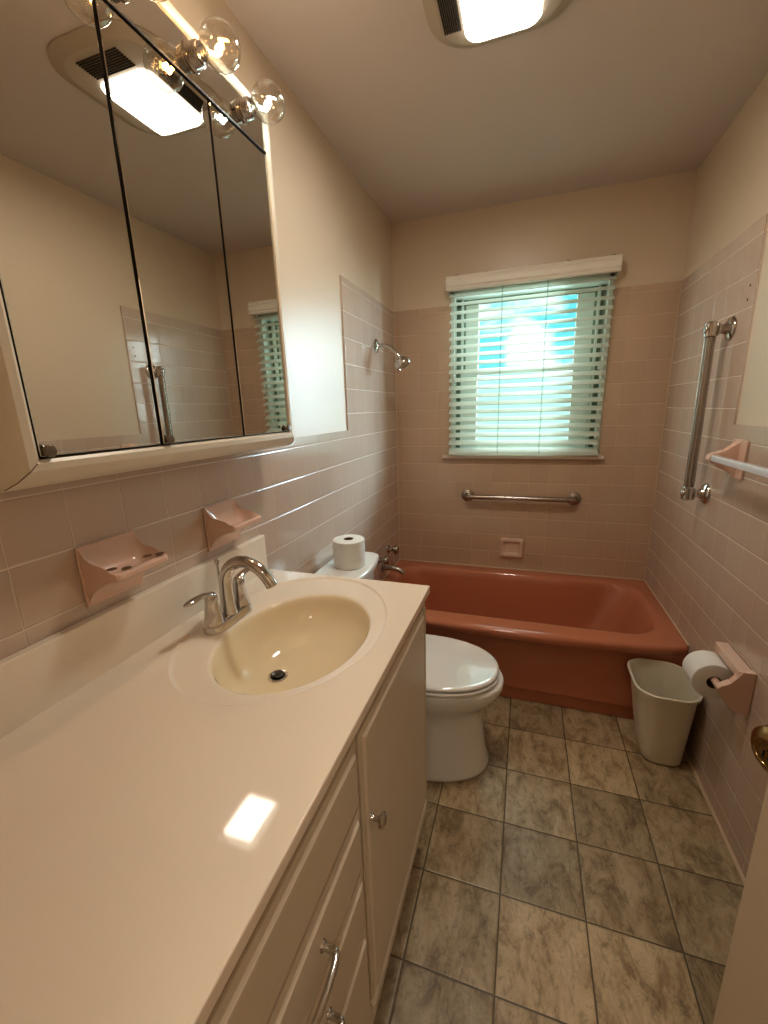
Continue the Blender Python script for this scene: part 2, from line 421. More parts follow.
# ------------------------------------------------------------------ BATHTUB
tb = empty('bathtub', (.76, -.40, 0), 'glossy terracotta pink bathtub built in beneath the window', 'bathtub')
def bow(p, w=1.):
    t = max(0., min(1., p.x/W)); k = max(0., min(1., (-p.y-.55)/.19))
    return Vector((p.x, p.y-w*.075*k*math.sin(PI*t)**.55, p.z)) if 0 < t < 1 else p
E_ = .0015
rings = []
def tr(x0, x1, y0, y1, r, z, w): rings.append([bow(p, w) for p in rrect(x0, x1, y0, y1, r, z, 8, 22)])
tr(E_, W-E_, -.728, -E_, .004, .375, 1.0)
tr(E_, W-E_, -.739, -E_, .005, .388, 1.0)
tr(E_, W-E_, -.742, -E_, .006, .408, 1.0)
tr(E_, W-E_, -.740, -E_, .008, .420, 1.0)
tr(E_+.002, W-E_-.002, -.732, -.004, .010, .4275, 1.0)
tr(E_+.005, W-E_-.005, -.715, -.012, .016, .4310, .95)
tr(.060, W-.050, -.690, -.070, [.17, .15, .12, .12], .4310, .30)
tr(.075, W-.068, -.683, -.080, [.17, .15, .12, .12], .4270, .12)
tr(.088, W-.080, -.676, -.090, [.17, .15, .12, .12], .414, .0)
tr(.100, W-.100, -.665, -.100, [.17, .15, .12, .12], .38, 0)
tr(.125, W-.155, -.645, -.115, [.17, .16, .12, .12], .26, 0)
tr(.150, W-.215, -.625, -.135, [.17, .16, .12, .12], .14, 0)
tr(.175, W-.260, -.600, -.155, [.16, .15, .11, .11], .095, 0)
tr(.230, W-.330, -.550, -.205, [.12, .12, .09, .09], .080, 0)
tr(.60, W-.65, -.400, -.350, .02, .078, 0)
b = BM(); loft(b, rings, True, False, True); obj('tub_shell', b, M['tub'], tb, angle=60)
b = BM()
yf = -.742
prism(b, [(-.70, .38), (-.70, .002), (-.722, .002), (-.722, .066), (-.730, .074), (yf, .078), (yf-.004, .09), (yf-.006, .25), (yf, .37), (yf, .38)], 0, E_, W-E_)
obj('apron', b, M['tub'], tb, angle=30)
b = BM(); lathe(b, (.118, -.385, .335), (1, 0, .16), [(0, .034), (.004, .034), (.008, .028), (.009, .004)], 28); obj('overflow_plate', b, M['chrome'], tb)
b = BM(); lathe(b, (.30, -.385, .0795), (0, 0, 1), [(0, .03), (.003, .028), (.004, .02), (.001, .015)], 24); obj('drain', b, M['chrome'], tb)

# tub valves, spout, shower
def valve(y, z, label):
    t = empty('tub_faucet_handle', (0, y, z), label, 'faucet handle')
    b = BM(); lathe(b, (.0003, y, z), (1, 0, 0), [(0, .030), (.004, .030), (.012, .022), (.020, .013), (.034, .011)], 28); obj('escutcheon', b, M['chrome_dull'], t)
    b = BM(); lathe(b, (.032, y, z), (1, 0, 0), [(0, .012), (.006, .021), (.018, .0265), (.030, .026), (.038, .020), (.041, .010)], 28)
    for k in range(3):
        a = 2*PI*k/3+.5; tube(b, [(.046, y, z), (.050, y+.034*math.cos(a), z+.034*math.sin(a))], [.010, .006], 10)
    obj('handle', b, M['chrome_dull'], t)
valve(-.254, .592, 'round chrome tub faucet handle nearest the window corner')
valve(-.469, .594, 'round chrome tub faucet handle beside the toilet tank')
t = empty('tub_spout', (0, -.375, .512), 'chrome tub spout reaching out over the bathtub rim', 'spout')
b = BM(); tube(b, [(.0004, -.375, .515), (.02, -.375, .517), (.06, -.375, .517), (.10, -.375, .508), (.128, -.375, .494), (.136, -.375, .482)], [.023, .022, .019, .017, .0155, .013], 20); obj('spout_body', b, M['chrome_dull'], t)
b = BM(); lathe(b, (.0003, -.375, .515), (1, 0, 0), [(0, .031), (.005, .030), (.009, .024)], 24); obj('escutcheon', b, M['chrome_dull'], t)
t = empty('shower_head', (0, -.358, 1.81), 'chrome shower head on a short arm from the left tiled wall', 'shower head')
b = BM(); lathe(b, (.0003, -.358, 1.81), (1, 0, 0), [(0, .038), (.003, .038), (.008, .032), (.014, .014), (.016, .013)], 32); obj('flange', b, M['chrome'], t)
b = BM(); tube(b, bez([(.004, -.358, 1.81), (.06, -.358, 1.815), (.095, -.358, 1.80), (.128, -.358, 1.748)], 14), .011, 16); obj('arm', b, M['chrome'], t)
b = BM(); ax = Vector((.52, -.10, -.85)).normalized()
lathe(b, Vector((.126, -.358, 1.752)), ax, [(0, .012), (.004, .016), (.012, .016), (.016, .014), (.022, .024), (.032, .037), (.046, .044), (.062, .044), (.069, .039), (.070, .032), (.066, .030), (.066, .001)], 32); obj('head', b, M['chrome'], t)

# grab bars
t = empty('grab_bar', (.79, 0, .91), 'chrome horizontal grab bar beneath the window sill', 'grab bar')
for x in (.472, 1.103):
    b = BM(); lathe(b, (x, -.0003, .912), (0, -1, 0), [(0, .040), (.004, .040), (.009, .036), (.012, .022), (.016, .018)], 32); obj('flange', b, M['chrome_dull'], t)
b = BM(); R_ = .0155
pth = bez([(.472, -.004, .912), (.472, -.05, .912), (.48, -.052, .912), (.52, -.052, .912)], 10)
pth2 = [Vector((1.575-p.x, p.y, p.z)) for p in reversed(pth)]
tube(b, pth+pth2, R_, 18); obj('rail', b, M['chrome_dull'], t)
t = empty('grab_bar', (W, -.675, 1.09), 'chrome upright grab bar on the right tiled wall', 'grab bar')
for z in (1.090, 1.722):
    b = BM(); lathe(b, (W-.0003, -.675, z), (-1, 0, 0), [(0, .042), (.005, .042), (.011, .037), (.015, .024), (.028, .017), (.034, .017), (.038, .021), (.044, .021), (.048, .016), (.064, .016)], 32)
    lathe(b, (W-.064, -.675, z-.028), (0, 0, 1), [(0, .017), (.004, .0225), (.05, .0225), (.056, .017)], 28)
    lathe(b, (W-.064, -.675, z), (-1, 0, 0), [(0, .018), (.018, .018), (.024, .013), (.026, .004)], 24)
    obj('flange', b, M['chrome'], t)
b = BM(); n = 24; rg = []
for z in (1.11, 1.70):
    rg.append([(W-.064+math.cos(2*PI*k/n)*(.0178 if k % 2 else .0160), -.675+math.sin(2*PI*k/n)*(.0178 if k % 2 else .0160), z) for k in range(n)])
loft(b, rg, True, True, True); obj('rail', b, M['chrome_dull'], t)

# soap dish on the back wall
t = empty('soap_dish', (.755, 0, .50), 'tan ceramic soap dish set in the tile below the grab bar', 'soap dish')
b = BM()
def xz(x0, x1, z0, z1, r, y): return [Vector((p.x, y, p.y)) for p in rrect(x0, x1, z0, z1, r, 0, 5, 3)]
loft(b, [xz(.685, .828, .513, .640, .012, -.0002), xz(.685, .828, .513, .640, .012, -.012), xz(.691, .822, .519, .634, .012, -.020), xz(.703, .810, .533, .622, .014, -.020), xz(.708, .805, .538, .617, .016, -.012), xz(.714, .799, .546, .611, .016, -.004)], True, True, True)
obj('dish_body', b, M['pinkback'], t)

# towel bar
t = empty('towel_bar', (W, -1.2, 1.26), 'pale translucent towel bar in pink ceramic brackets on the right wall', 'towel bar')
for yc, sg in ((-.905, 1), (-1.515, 1)):
    b = BM()
    prof = [(W, 1.328), (W-.008, 1.328), (W-.020, 1.305), (W-.045, 1.285), (W-.075, 1.283), (W-.092, 1.274), (W-.096, 1.258), (W-.088, 1.243), (W-.060, 1.238), (W-.030, 1.220), (W-.012, 1.196), (W, 1.190)]
    prism(b, prof, 1, yc-.014, yc+.022, .005)
    box(b, (W-.010, yc-.055, 1.192), (W-.0004, yc+.045, 1.326), .004)
    obj('bracket', b, M['pink'], t)
b = BM(); box(b, (W-.089, -1.512, 1.252), (W-.067, -.914, 1.274), .004, 2); obj('rod', b, M['bar'], t)

# toilet paper holder + roll
RX, RZ = W-.073, .541
t = empty('toilet_paper_holder', (W, -1.16, .47), 'pink ceramic toilet paper holder on the right wall', 'paper holder')
b = BM(); box(b, (W-.012, -1.248, .500), (W-.0004, -1.070, .628), .004)
box(b, (W-.044, -1.250, .600), (W-.004, -1.064, .633), .005, 3)
obj('back_plate', b, M['pink'], t)
for yc in (-1.2425, -1.0765):
    b = BM()
    prof = [(W-.001, .6335), (W-.038, .6335), (W-.047, .606), (W-.060, .587), (W-.080, .579), (W-.094, .565), (W-.086, .543), (W-.070, .520), (W-.048, .492), (W-.001, .478)]
    if yc > -1.1: prof = [(x_, min(z_, .594)) for x_, z_ in prof if x_ != W-.047]
    prism(b, prof, 1, yc-.012, yc+.012, .0025)
    obj('arm', b, M['pink'], t)
b = BM(); lathe(b, (RX-.002, -1.236, RZ+.008), (0, 1, 0), [(0, .012), (.08, .0115), (.160, .012)], 24); obj('spindle', b, M['pink'], t)
def paper_roll(label, c, axis, r, h, core=.021, group=None, sag=0.):
    t = empty('toilet_paper_roll', c, label, 'toilet paper', group)
    b = BM(); c = Vector(c); ax = Vector(axis)
    o = c-ax*h/2
    lathe(b, o, ax, [(.0, core), (.0, r*.6), (.0005, r-.003), (.003, r), (h*.5, r), (h-.003, r), (h-.0005, r-.003), (h, r*.6), (h, core)], 48, False, False)
    obj('paper', b, M['paper'], t)
    b = BM(); lathe(b, o+ax*.001, ax, [(0, core), (h-.002, core), (h-.002, core-.0015), (0, core-.0015), (0, core)], 32, False, False); obj('cardboard_core', b, M['card'], t)
    return t
paper_roll('white toilet paper roll hanging on the pink wall holder', (RX-.004, -1.138, RZ+.018-.0165), (0, 1, 0), .064, .098, .0225)

# ------------------------------------------------------------------ WASTEBASKET
t = empty('wastebasket', (1.41, -.88, 0), 'off white plastic wastebasket standing between bathtub and right wall', 'wastebasket')
b = BM(); BH = .342
lev = []
for f in (0, .03, .25, .5, .75, .97): 
    x0 = 1.338+(1.288-1.338)*f; x1 = 1.482+(1.505-1.482)*f; y0 = -.985+(-1.020+.985)*f; y1 = -.800+(-.757+.800)*f; r = .045+.03*f
    ins = .006 if f == 0 else 0
    lev.append(rrect(x0+ins, x1-ins, y0+ins, y1-ins, r, .0015+f*BH, 8, 4))
X0, X1, Y0, Y1 = 1.287, 1.506, -1.021, -.756
lev += [rrect(X0-.007, X1+.007, Y0-.007, Y1+.007, .08, .0015+BH*.965, 8, 4), rrect(X0-.008, X1+.008, Y0-.008, Y1+.008, .081, BH+.002, 8, 4), rrect(X0-.003, X1+.003, Y0-.003, Y1+.003, .078, BH+.005, 8, 4), rrect(X0+.002, X1-.002, Y0+.002, Y1-.002, .074, BH, 8, 4)]
for f in (.75, .5, .25, .04):
    x0 = 1.338+(1.288-1.338)*f; x1 = 1.482+(1.505-1.482)*f; y0 = -.985+(-1.020+.985)*f; y1 = -.800+(-.757+.800)*f; r = .043+.03*f
    lev.append(rrect(x0+.003, x1-.003, y0+.003, y1-.003, r, .002+f*BH, 8, 4))
loft(b, lev, True, True, True); obj('bin_body', b, M['bin'], t, angle=50)

# ------------------------------------------------------------------ TOILET
CY = -1.163
tl = empty('toilet', (.40, CY, 0), 'white toilet with closed lid between the vanity and bathtub', 'toilet')
def egg(xb, xf, hw, z, n=48, pw=2.2, xm=None, squar=2.6):
    """plan outline: rounded back, long elliptical front"""
    xm = xm if xm is not None else xb+(xf-xb)*.42
    out = []
    for k in range(n):
        a = 2*PI*k/n; c, s = math.cos(a), math.sin(a)
        if c >= 0: x = xm+(xf-xm)*abs(c)**(2/pw); y = hw*math.copysign(abs(s)**(2/pw), s)
        else: x = xm-(xm-xb)*abs(c)**(2/squar); y = hw*math.copysign(abs(s)**(2/squar), s)
        out.append(Vector((x, CY+y, z)))
    return out
b = BM()
R0 = [egg(.14, .716, .176, .001), egg(.135, .724, .183, .006), egg(.135, .723, .182, .018), egg(.138, .714, .173, .045), egg(.14, .704, .163, .10), egg(.14, .695, .153, .17), egg(.14, .688, .145, .22),
      egg(.14, .690, .143, .255), egg(.14, .704, .152, .285), egg(.14, .730, .169, .315), egg(.14, .756, .186, .345), egg(.14, .770, .195, .375), egg(.14, .772, .196, .396), egg(.145, .765, .191, .408), egg(.16, .74, .17, .411)]
loft(b, R0, True, True, True)
obj('bowl', b, M['white'], tl, angle=70)
b = BM(); loft(b, [egg(.256, .735, .180, .4110), egg(.254, .738, .183, .4155), egg(.248, .752, .193, .4157), egg(.247, .754, .195, .4175), egg(.247, .754, .195, .4260), egg(.25, .748, .190, .4290)], True, True, True); obj('seat', b, M['seat'], tl, angle=60)
b = BM(); loft(b, [egg(.240, .730, .176, .4300), egg(.236, .736, .181, .4350), egg(.232, .749, .192, .4352), egg(.231, .751, .194, .4368), egg(.231, .751, .194, .4430), egg(.234, .747, .190, .4480), egg(.240, .740, .184, .4500), egg(.248, .731, .176, .4503)], True, True, True); obj('lid', b, M['seat'], tl, angle=60)
for y in (-.075, .075):
    b = BM(); lathe(b, (.238, CY+y-.02, .438), (0, 1, 0), [(0, .010), (.002, .012), (.038, .012), (.04, .010)], 16)
    obj('hinge', b, M['seat'], tl)
def tank_ring(x1, hw, z, bw=.03, x0=.018, r=.03):
    pts = rrect(x0, x1, CY-hw, CY+hw, [r, r, .012, .012], z, 6, 10)
    out = []
    for p in pts:
        k = max(0, (p.x-x0)/(x1-x0)); q = 1-((p.y-CY)/hw)**2
        out.append(Vector((p.x+bw*k*max(0, q), p.y, p.z)))
    return out
b = BM(); loft(b, [tank_ring(.150, .165, .412, .02), tank_ring(.156, .172, .42, .02), tank_ring(.172, .190, .78, .028), tank_ring(.172, .190, .7905, .028)], True, True, True); obj('tank', b, M['white'], tl, angle=60)
b = BM(); loft(b, [tank_ring(.184, .200, .7915, .03), tank_ring(.189, .204, .796, .03), tank_ring(.190, .205, .815, .03), tank_ring(.187, .203, .822, .03), tank_ring(.180, .196, .8255, .028), tank_ring(.14, .15, .8262, .02)], True, True, True); obj('tank_lid', b, M['white'], tl, angle=60)
b = BM(); box(b, (.13, CY-.10, .39), (.20, CY+.10, .413), .006); obj('tank_shelf', b, M['white'], tl)
b = BM(); lathe(b, (.178, CY-.14, .72), (1, 0, 0), [(0, .014), (.012, .014), (.016, .010)], 16); tube(b, [(.190, CY-.14, .72), (.196, CY-.10, .714), (.196, CY-.06, .708)], [.006, .006, .008], 10); obj('flush_lever', b, M['chrome'], tl)
for s_ in (-1, 1):
    b = BM(); lathe(b, (.42, CY+s_*.150, .02), (0, s_*.3, 1), [(0, .014), (.012, .014), (.02, .009), (.022, .002)], 14)
    obj('bolt_cap', b, M['seat'], tl)
paper_roll('white toilet paper roll standing on the toilet tank lid', (.122, -1.145, .8264+.0585), (0, 0, 1), .067, .117)

# ------------------------------------------------------------------ VANITY
YE = YN+.002
FX = .550    # carcass front
va = empty('vanity_cabinet', (.27, (YV+YE)/2, 0), 'cream painted vanity cabinet beneath the counter and sink', 'vanity cabinet')
b = BM()
box(b, (FX-.02, YE, .150), (FX, YV-.003, .939), .002); box(b, (.002, YV-.021, .150), (FX-.02, YV-.003, .939), .001); box(b, (.002, YE, .150), (.014, YV-.04, .939)); box(b, (.014, YE, .150), (FX-.02, YV-.02, .165)); box(b, (.014, YE, .12), (FX-.02, YE+.016, .939))
obj('carcass', b, M['vanity'], va)
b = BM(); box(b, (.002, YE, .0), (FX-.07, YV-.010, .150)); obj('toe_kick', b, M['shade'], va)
def panel(name, y0, y1, z0, z1, parent, th=.012):
    """slab front with a stepped, routed edge"""
    b = BM()
    rr = lambda i, x: [Vector((x, p.x, p.y)) for p in rrect(y0+i, y1-i, z0+i, z1-i, .0015, 0, 2, 2)]
    loft(b, [rr(0, FX+.0006), rr(0, FX+th*.45), rr(.004, FX+th*.55), rr(.012, FX+th*.62), rr(.016, FX+th), rr(.020, FX+th+.001)], True, True, True)
    return obj(name, b, M['vanity'], parent, angle=25)
YD = -2.131
d = panel('door', YD+.006, YV-.050, .250, .914, va)
b = BM(); ky, kz2 = YD+.026, .716
lathe(b, (FX+.013, ky, kz2), (1, 0, 0), [(0, .008), (.004, .0055), (.014, .0050), (.018, .008), (.021, .0145), (.025, .016), (.029, .013), (.031, .005)], 28); obj('knob', b, M['chrome'], d)
b = BM(); prism(b, [(FX-.001, .222), (FX+.010, .224), (FX+.011, .232), (FX-.001, .245)], 1, YD+.004, YV-.036, .0015)
prism(b, [(FX-.001, YV-.047), (FX+.010, YV-.043), (FX+.010, YV-.037), (FX-.001, YV-.035)], 2, .222, .914, .0015)
obj('door_moulding', b, M['vanity'], va)
DY0 = -2.60
def pull(y, z, parent):
    b = BM(); hl = .050; x = FX+.0125
    tube(b, [(x, y+hl, z), (x+.018, y+hl, z)]+bez([(x+.018, y+hl, z), (x+.028, y+hl, z), (x+.028, y+hl-.012, z), (x+.030, y, z), (x+.028, y-hl+.012, z), (x+.028, y-hl, z), (x+.018, y-hl, z)], 22)[1:-1]+[(x+.018, y-hl, z), (x, y-hl, z)], .0055, 12)
    for s_ in (-1, 1): lathe(b, (x-.0003, y+s_*hl, z), (1, 0, 0), [(0, .009), (.003, .008), (.005, .006)], 14)
    obj('handle', b, M['chrome'], parent)
for i, (z0, z1) in enumerate(((.782, .914), (.641, .772), (.494, .630), (.245, .483))):
    dw = panel('drawer', DY0, YD-.006, z0, z1, va)
    if i: pull(-2.358, (z0+z1)/2+.006, dw)
panel('door', YE+.02, DY0-.012, .245, .914, va)

# countertop with integral sink
ct = empty('vanity_countertop', (.28, (YV+YE)/2, .94), 'glossy beige countertop with backsplash and moulded oval sink', 'countertop')
OC, OS = (.2817, -1.8855), (.2325, .2975)
IC, IS = (.317, -1.914), (.164, .2157)
N_ = 96
XF = .5644
ya = -2.30
cor = [(XF-.0025, ya), (XF-.0025, YV), (.0005, YV), (.0005, ya)]
angs = [2*PI*k/N_ for k in range(N_)]
cang = [math.atan2(y-OC[1], x-OC[0]) % (2*PI) for x, y in cor]
for ca in cang:
    i = min(range(N_), key=lambda i: abs((angs[i]-ca+PI) % (2*PI)-PI)); angs[i] = ca
def rayrect(a):
    dx, dy = math.cos(a), math.sin(a); ts = []
    if dx > 1e-9: ts.append((XF-.0025-OC[0])/dx)
    if dx < -1e-9: ts.append((.0005-OC[0])/dx)
    if dy > 1e-9: ts.append((YV-OC[1])/dy)
    if dy < -1e-9: ts.append((ya-OC[1])/dy)
    t = min(ts); return Vector((OC[0]+dx*t, OC[1]+dy*t, HC))
def ell(c, s, k, z, shift=(0, 0)):
    out = []
    for a in angs:
        # same polar direction for every ring
        r = 1/math.sqrt((math.cos(a)/s[0])**2+(math.sin(a)/s[1])**2)
        out.append(Vector((c[0]+shift[0]+math.cos(a)*r*k, c[1]+shift[1]+math.sin(a)*r*k, HC+z)))
    return out
b = BM()
loft(b, [[rayrect(a) for a in angs], ell(OC, OS, 1.0, 0)], True)
# rest of the slab (toward the camera) and its rounded front edge
def quad(*ps): b.faces.new([b.verts.new(p) for p in ps])
quad((.0005, YE, HC), (XF-.0025, YE, HC), (XF-.0025, ya, HC), (.0005, ya, HC))
ed = [(XF-.0025, HC), (XF-.0014, HC-.0003), (XF-.0006, HC-.0010), (XF-.0001, HC-.0020), (XF, HC-.0030), (XF, HC-.020), (XF-.003, HC-.0235), (XF-.02, HC-.0245)]
ys = [YE, ya, YV]
for (x0, z0), (x1, z1) in zip(ed, ed[1:]):
    for y0, y1 in zip(ys, ys[1:]): quad((x0, y0, z0), (x0, y1, z0), (x1, y1, z1), (x1, y0, z1))
b.faces.new([b.verts.new((x, YV, z)) for x, z in ed]+[b.verts.new((.0005, YV, HC-.0245)), b.verts.new((.0005, YV, HC))])
bmesh.ops.remove_doubles(b, verts=b.verts[:], dist=.0004)
obj('counter_slab', b, M['counter'], ct, angle=35)
b = BM()
def mixc(t): return (OC[0]+(IC[0]-OC[0])*t, OC[1]+(IC[1]-OC[1])*t), (OS[0]+(IS[0]-OS[0])*t, OS[1]+(IS[1]-OS[1])*t)
rg = [ell(OC, OS, 1.0, 0)]
for t, z in ((.035, -.0004), (.07, -.0030), (.12, -.0042), (.40, -.0052), (.70, -.0062), (.88, -.0072), (.96, -.0095)):
    c_, s_ = mixc(t); rg.append(ell(c_, s_, 1.0, z))
dx, dy = .257-IC[0], -1.920-IC[1]
for k, z in ((1.0, -.014), (.975, -.024), (.95, -.038), (.90, -.057), (.82, -.077), (.72, -.094), (.58, -.109), (.42, -.119), (.26, -.125), (.115, -.1285)):
    f = (1-k)/(1-.115); rg.append(ell(IC, IS, k, z, (dx*f, dy*f)))
vr = loft(b, rg, True, False, True)
zc = HC-.0100
for f_ in b.faces:
    if min(v_.co.z for v_ in f_.verts) > zc: f_.material_index = 1
obj('sink_bowl', b, [M['bowl'], M['counter']], ct, angle=60)
b = BM(); dc = (.257, -1.920, HC-.1290)
lathe(b, dc, (0, 0, 1), [(0, .0245), (.003, .024), (.0035, .019), (.001, .017), (.0005, .0168)], 32); obj('drain_ring', b, M['chrome'], ct)
b = BM(); lathe(b, (dc[0], dc[1], dc[2]+.001), (0, 0, 1), [(0, .0135), (.006, .0145), (.009, .013), (.010, .008), (.0105, .003)], 28); obj('drain_stopper', b, M['foil'], ct)
b = BM(); box(b, (.0005, YE, HC-.002), (.0205, YV-.001, 1.083), .003, 3); obj('backsplash', b, M['counter'], ct)

# faucet
fa = empty('sink_faucet', (.112, -1.900, HC), 'chrome two-handle sink faucet with arched spout behind the basin', 'faucet')
FYc = -1.900; z0 = HC-.006
b = BM()
def capsule(hx, hy, z, n=12):
    pts = []
    for k in range(n+1): a = PI*k/n; pts.append((.115+hx*math.cos(a), FYc+hy+hx*math.sin(a)))
    for k in range(n+1): a = PI+PI*k/n; pts.append((.115+hx*math.cos(a), FYc-hy+hx*math.sin(a)))
    return [Vector((x, y, z)) for x, y in pts]
loft(b, [capsule(.027, .051, z0), capsule(.027, .051, z0+.006), capsule(.026, .051, z0+.016), capsule(.024, .051, z0+.021), capsule(.018, .051, z0+.0225)], True, True, True)
obj('base_plate', b, M['chrome'], fa, angle=50)
b = BM()
path = [(.118, FYc, z0+.018), (.117, FYc, z0+.05), (.118, FYc, z0+.095)]+[tuple(p) for p in bez([(.118, FYc, z0+.100), (.119, FYc, z0+.162), (.200, FYc, z0+.196), (.250, FYc, z0+.114)], 18)]
n_ = len(path); rad = [.021, .0175, .0158]+[.0155-.0014*i/18 for i in range(19)]
tube(b, path, rad, 22); sp_ = obj('spout', b, M['chrome'], fa, angle=60)
b = BM(); lathe(b, (.2490, FYc, z0+.117), Vector((.42, 0, -.9)), [(0, .0136), (.002, .0146), (.010, .0146), (.012, .011), (.009, .010), (.009, .001)], 22); obj('aerator', b, M['chrome'], sp_)
b = BM(); lathe(b, (.099, FYc+.004, z0+.02), (-.02, 0, 1), [(0, .003), (.125, .003), (.128, .0055), (.136, .0065), (.141, .0045)], 14); obj('lift_rod', b, M['chrome'], fa)
for s_ in (-1, 1):
    y = FYc+s_*.052
    b = BM(); lathe(b, (.115, y, z0+.018), (0, 0, 1), [(0, .0235), (.010, .0225), (.030, .0185), (.052, .0155), (.068, .0150), (.077, .012), (.081, .005)], 28); h = obj('handle', b, M['chrome'], fa, angle=60)
    b = BM()
    pts = bez([(.114, y, z0+.088), (.115, y+s_*.020, z0+.108), (.115, y+s_*.048, z0+.098), (.112, y+s_*.080, z0+.100)], 14)
    tube(b, pts, [.0125, .0128, .012, .011, .0102, .0098, .0095, .0095, .0098, .010, .0102, .0102, .0095, .007, .003], 16, True, 1., .62); obj('lever', b, M['chrome'], h)

# ------------------------------------------------------------------ ceramic wall fittings over the backsplash
def ceramic_shelf(name, label, cat, y0, y1, holes):
    t = empty(name, (0, (y0+y1)/2, 1.11), label, cat)
    zt, zb = 1.2235, 1.107
    ns = 16; 
    # side profile (x, z): concave upper face sweeping out to the shelf, convex-ish underside back to the wall
    up = bez([(.006, 0, zt), (.018, 0, 1.190), (.030, 0, 1.172), (.085, 0, 1.180)], ns)
    tip = [Vector((.092, 0, 1.180)), Vector((.097, 0, 1.175)), Vector((.096, 0, 1.167)), Vector((.088, 0, 1.163))]
    lo = bez([(.086, 0, 1.162), (.045, 0, 1.158), (.020, 0, 1.135), (.006, 0, zb)], ns)
    prof = [Vector((.0005, 0, zt))]+up+tip+lo+[Vector((.0005, 0, zb))]
    n = 28; rings = []
    for k in range(n+1):
        f = k/n; y = y0+(y1-y0)*f
        e = min(f, 1-f)*2            # 0 at the sides
        sag = (1-(1-min(1, e*2.2))**2)
        ring = []
        for i, p in enumerate(prof):
            q = Vector((p.x, y, p.z))
            if 1 <= i <= ns: # dish: middle of the upper face sinks, the side cheeks stay high
                w = math.sin(PI*min(1, max(0, (p.x-.006)/.082)))
                q.z -= .016*sag*w
                q.z += (1-sag)*.014*w
            if e < .10 and p.x > .07: q.x -= .004*(1-e/.10)
            ring.append(q)
        rings.append(ring)
    b = BM(); loft(b, rings, True, True, True); obj('body', b, M['pink'], t, angle=50)
    b = BM(); box(b, (.0003, y0-.004, zb-.004), (.0065, y1+.004, zt+.003), .003, 2); obj('back_plate', b, M['pink'], t)
    for f in holes:
        y = y0+(y1-y0)*f[0]; x = f[1]
        b = BM(); lathe(b, (x, y, f[2]), (-.05, 0, 1), [(0, .0095), (.0012, .0085), (.0013, .001)], 20); obj('brush_hole', b, M['card'], t)
    return t
ceramic_shelf('toothbrush_holder', 'pink ceramic toothbrush holder with holes on the wall above the backsplash', 'toothbrush holder', -2.156, -2.034, [(.13, .064, 1.1825), (.25, .084, 1.1812), (.80, .064, 1.1812), (.91, .084, 1.1835)])
ceramic_shelf('soap_dish', 'pink ceramic soap dish on the tile above the sink faucet', 'soap dish', -1.812, -1.690, [])

# ------------------------------------------------------------------ MEDICINE CABINET
mc = empty('medicine_cabinet', (0, -1.90, 1.39), 'mirrored medicine cabinet with three doors and globe bulb light strip', 'medicine cabinet')
MY0, MY1, MZ0, MZ1 = -2.262, -1.546, 1.408, 2.215     # mirror field
MX = .120; ZS = 2.133
b = BM(); box(b, (-PR+.0005, MY0-.022, MZ0-.018), (.084, MY1+.022, MZ1+.03), .002); obj('body', b, M['cream'], mc)
b = BM()
prof = [(0, MX+.004), (.005, MX+.007), (.016, MX+.006), (.030, MX-.004), (.040, MX-.020), (.044, MX-.036), (.040, MX-.038), (0, MX-.038)]
rings = []
for o_, x in prof+[prof[0]]:
    rings.append([Vector((x, MY0-o_, MZ0-o_)), Vector((x, MY1+o_, MZ0-o_)), Vector((x, MY1+o_, MZ1+o_)), Vector((x, MY0-o_, MZ1+o_))])
loft(b, rings, True); obj('frame', b, M['cream'], mc, angle=30)
if True:
    for (ya_, za_) in ((MY0, MZ0), (MY1, MZ0)):
        b = BM(); sy = -1 if ya_ == MY0 else 1
        tube(b, [(MX+.0072, ya_+sy*.005, za_-.005), (MX+.0062, ya_+sy*.016, za_-.016), (MX-.0035, ya_+sy*.030, za_-.030), (MX-.019, ya_+sy*.040, za_-.040)], .0006, 6)
        obj('mitre_line', b, M['card'], mc)
b = BM(); box(b, (.085, MY0+.001, MZ0+.001), (.1145, MY1-.001, MZ1-.001)); obj('recess', b, M['black'], mc)
splits = [MY0+.002, -2.028, -1.764, MY1-.001]
for i in range(3):
    y0, y1 = splits[i]+.004, splits[i+1]-.004
    b = BM(); box(b, (.115, y0, MZ0+.004), (MX, y1, ZS-.003), .0012, 1)
    dd_ = obj('mirror_door', b, M['mirror'], mc, smooth=False)
    ky = y0+.009 if i < 2 else y1-.009
    kz3 = MZ0+.012
    b = BM(); lathe(b, (MX+.0003, ky, kz3), (1, 0, 0), [(0, .005), (.003, .005), (.005, .0085), (.009, .0098), (.0115, .008), (.012, .003)], 24); obj('knob', b, M['knobp'], dd_)
b = BM(); box(b, (.1146, MY0+.003, ZS+.004), (MX, MY1-.003, MZ1-.002), .001, 1); obj('light_strip', b, M['mirror'], mc, smooth=False)
b = BM(); box(b, (.1146, MY0+.003, ZS-.0025), (MX+.004, MY1-.003, ZS+.0035), .001, 1); obj('strip_channel', b, M['black'], mc, smooth=False)
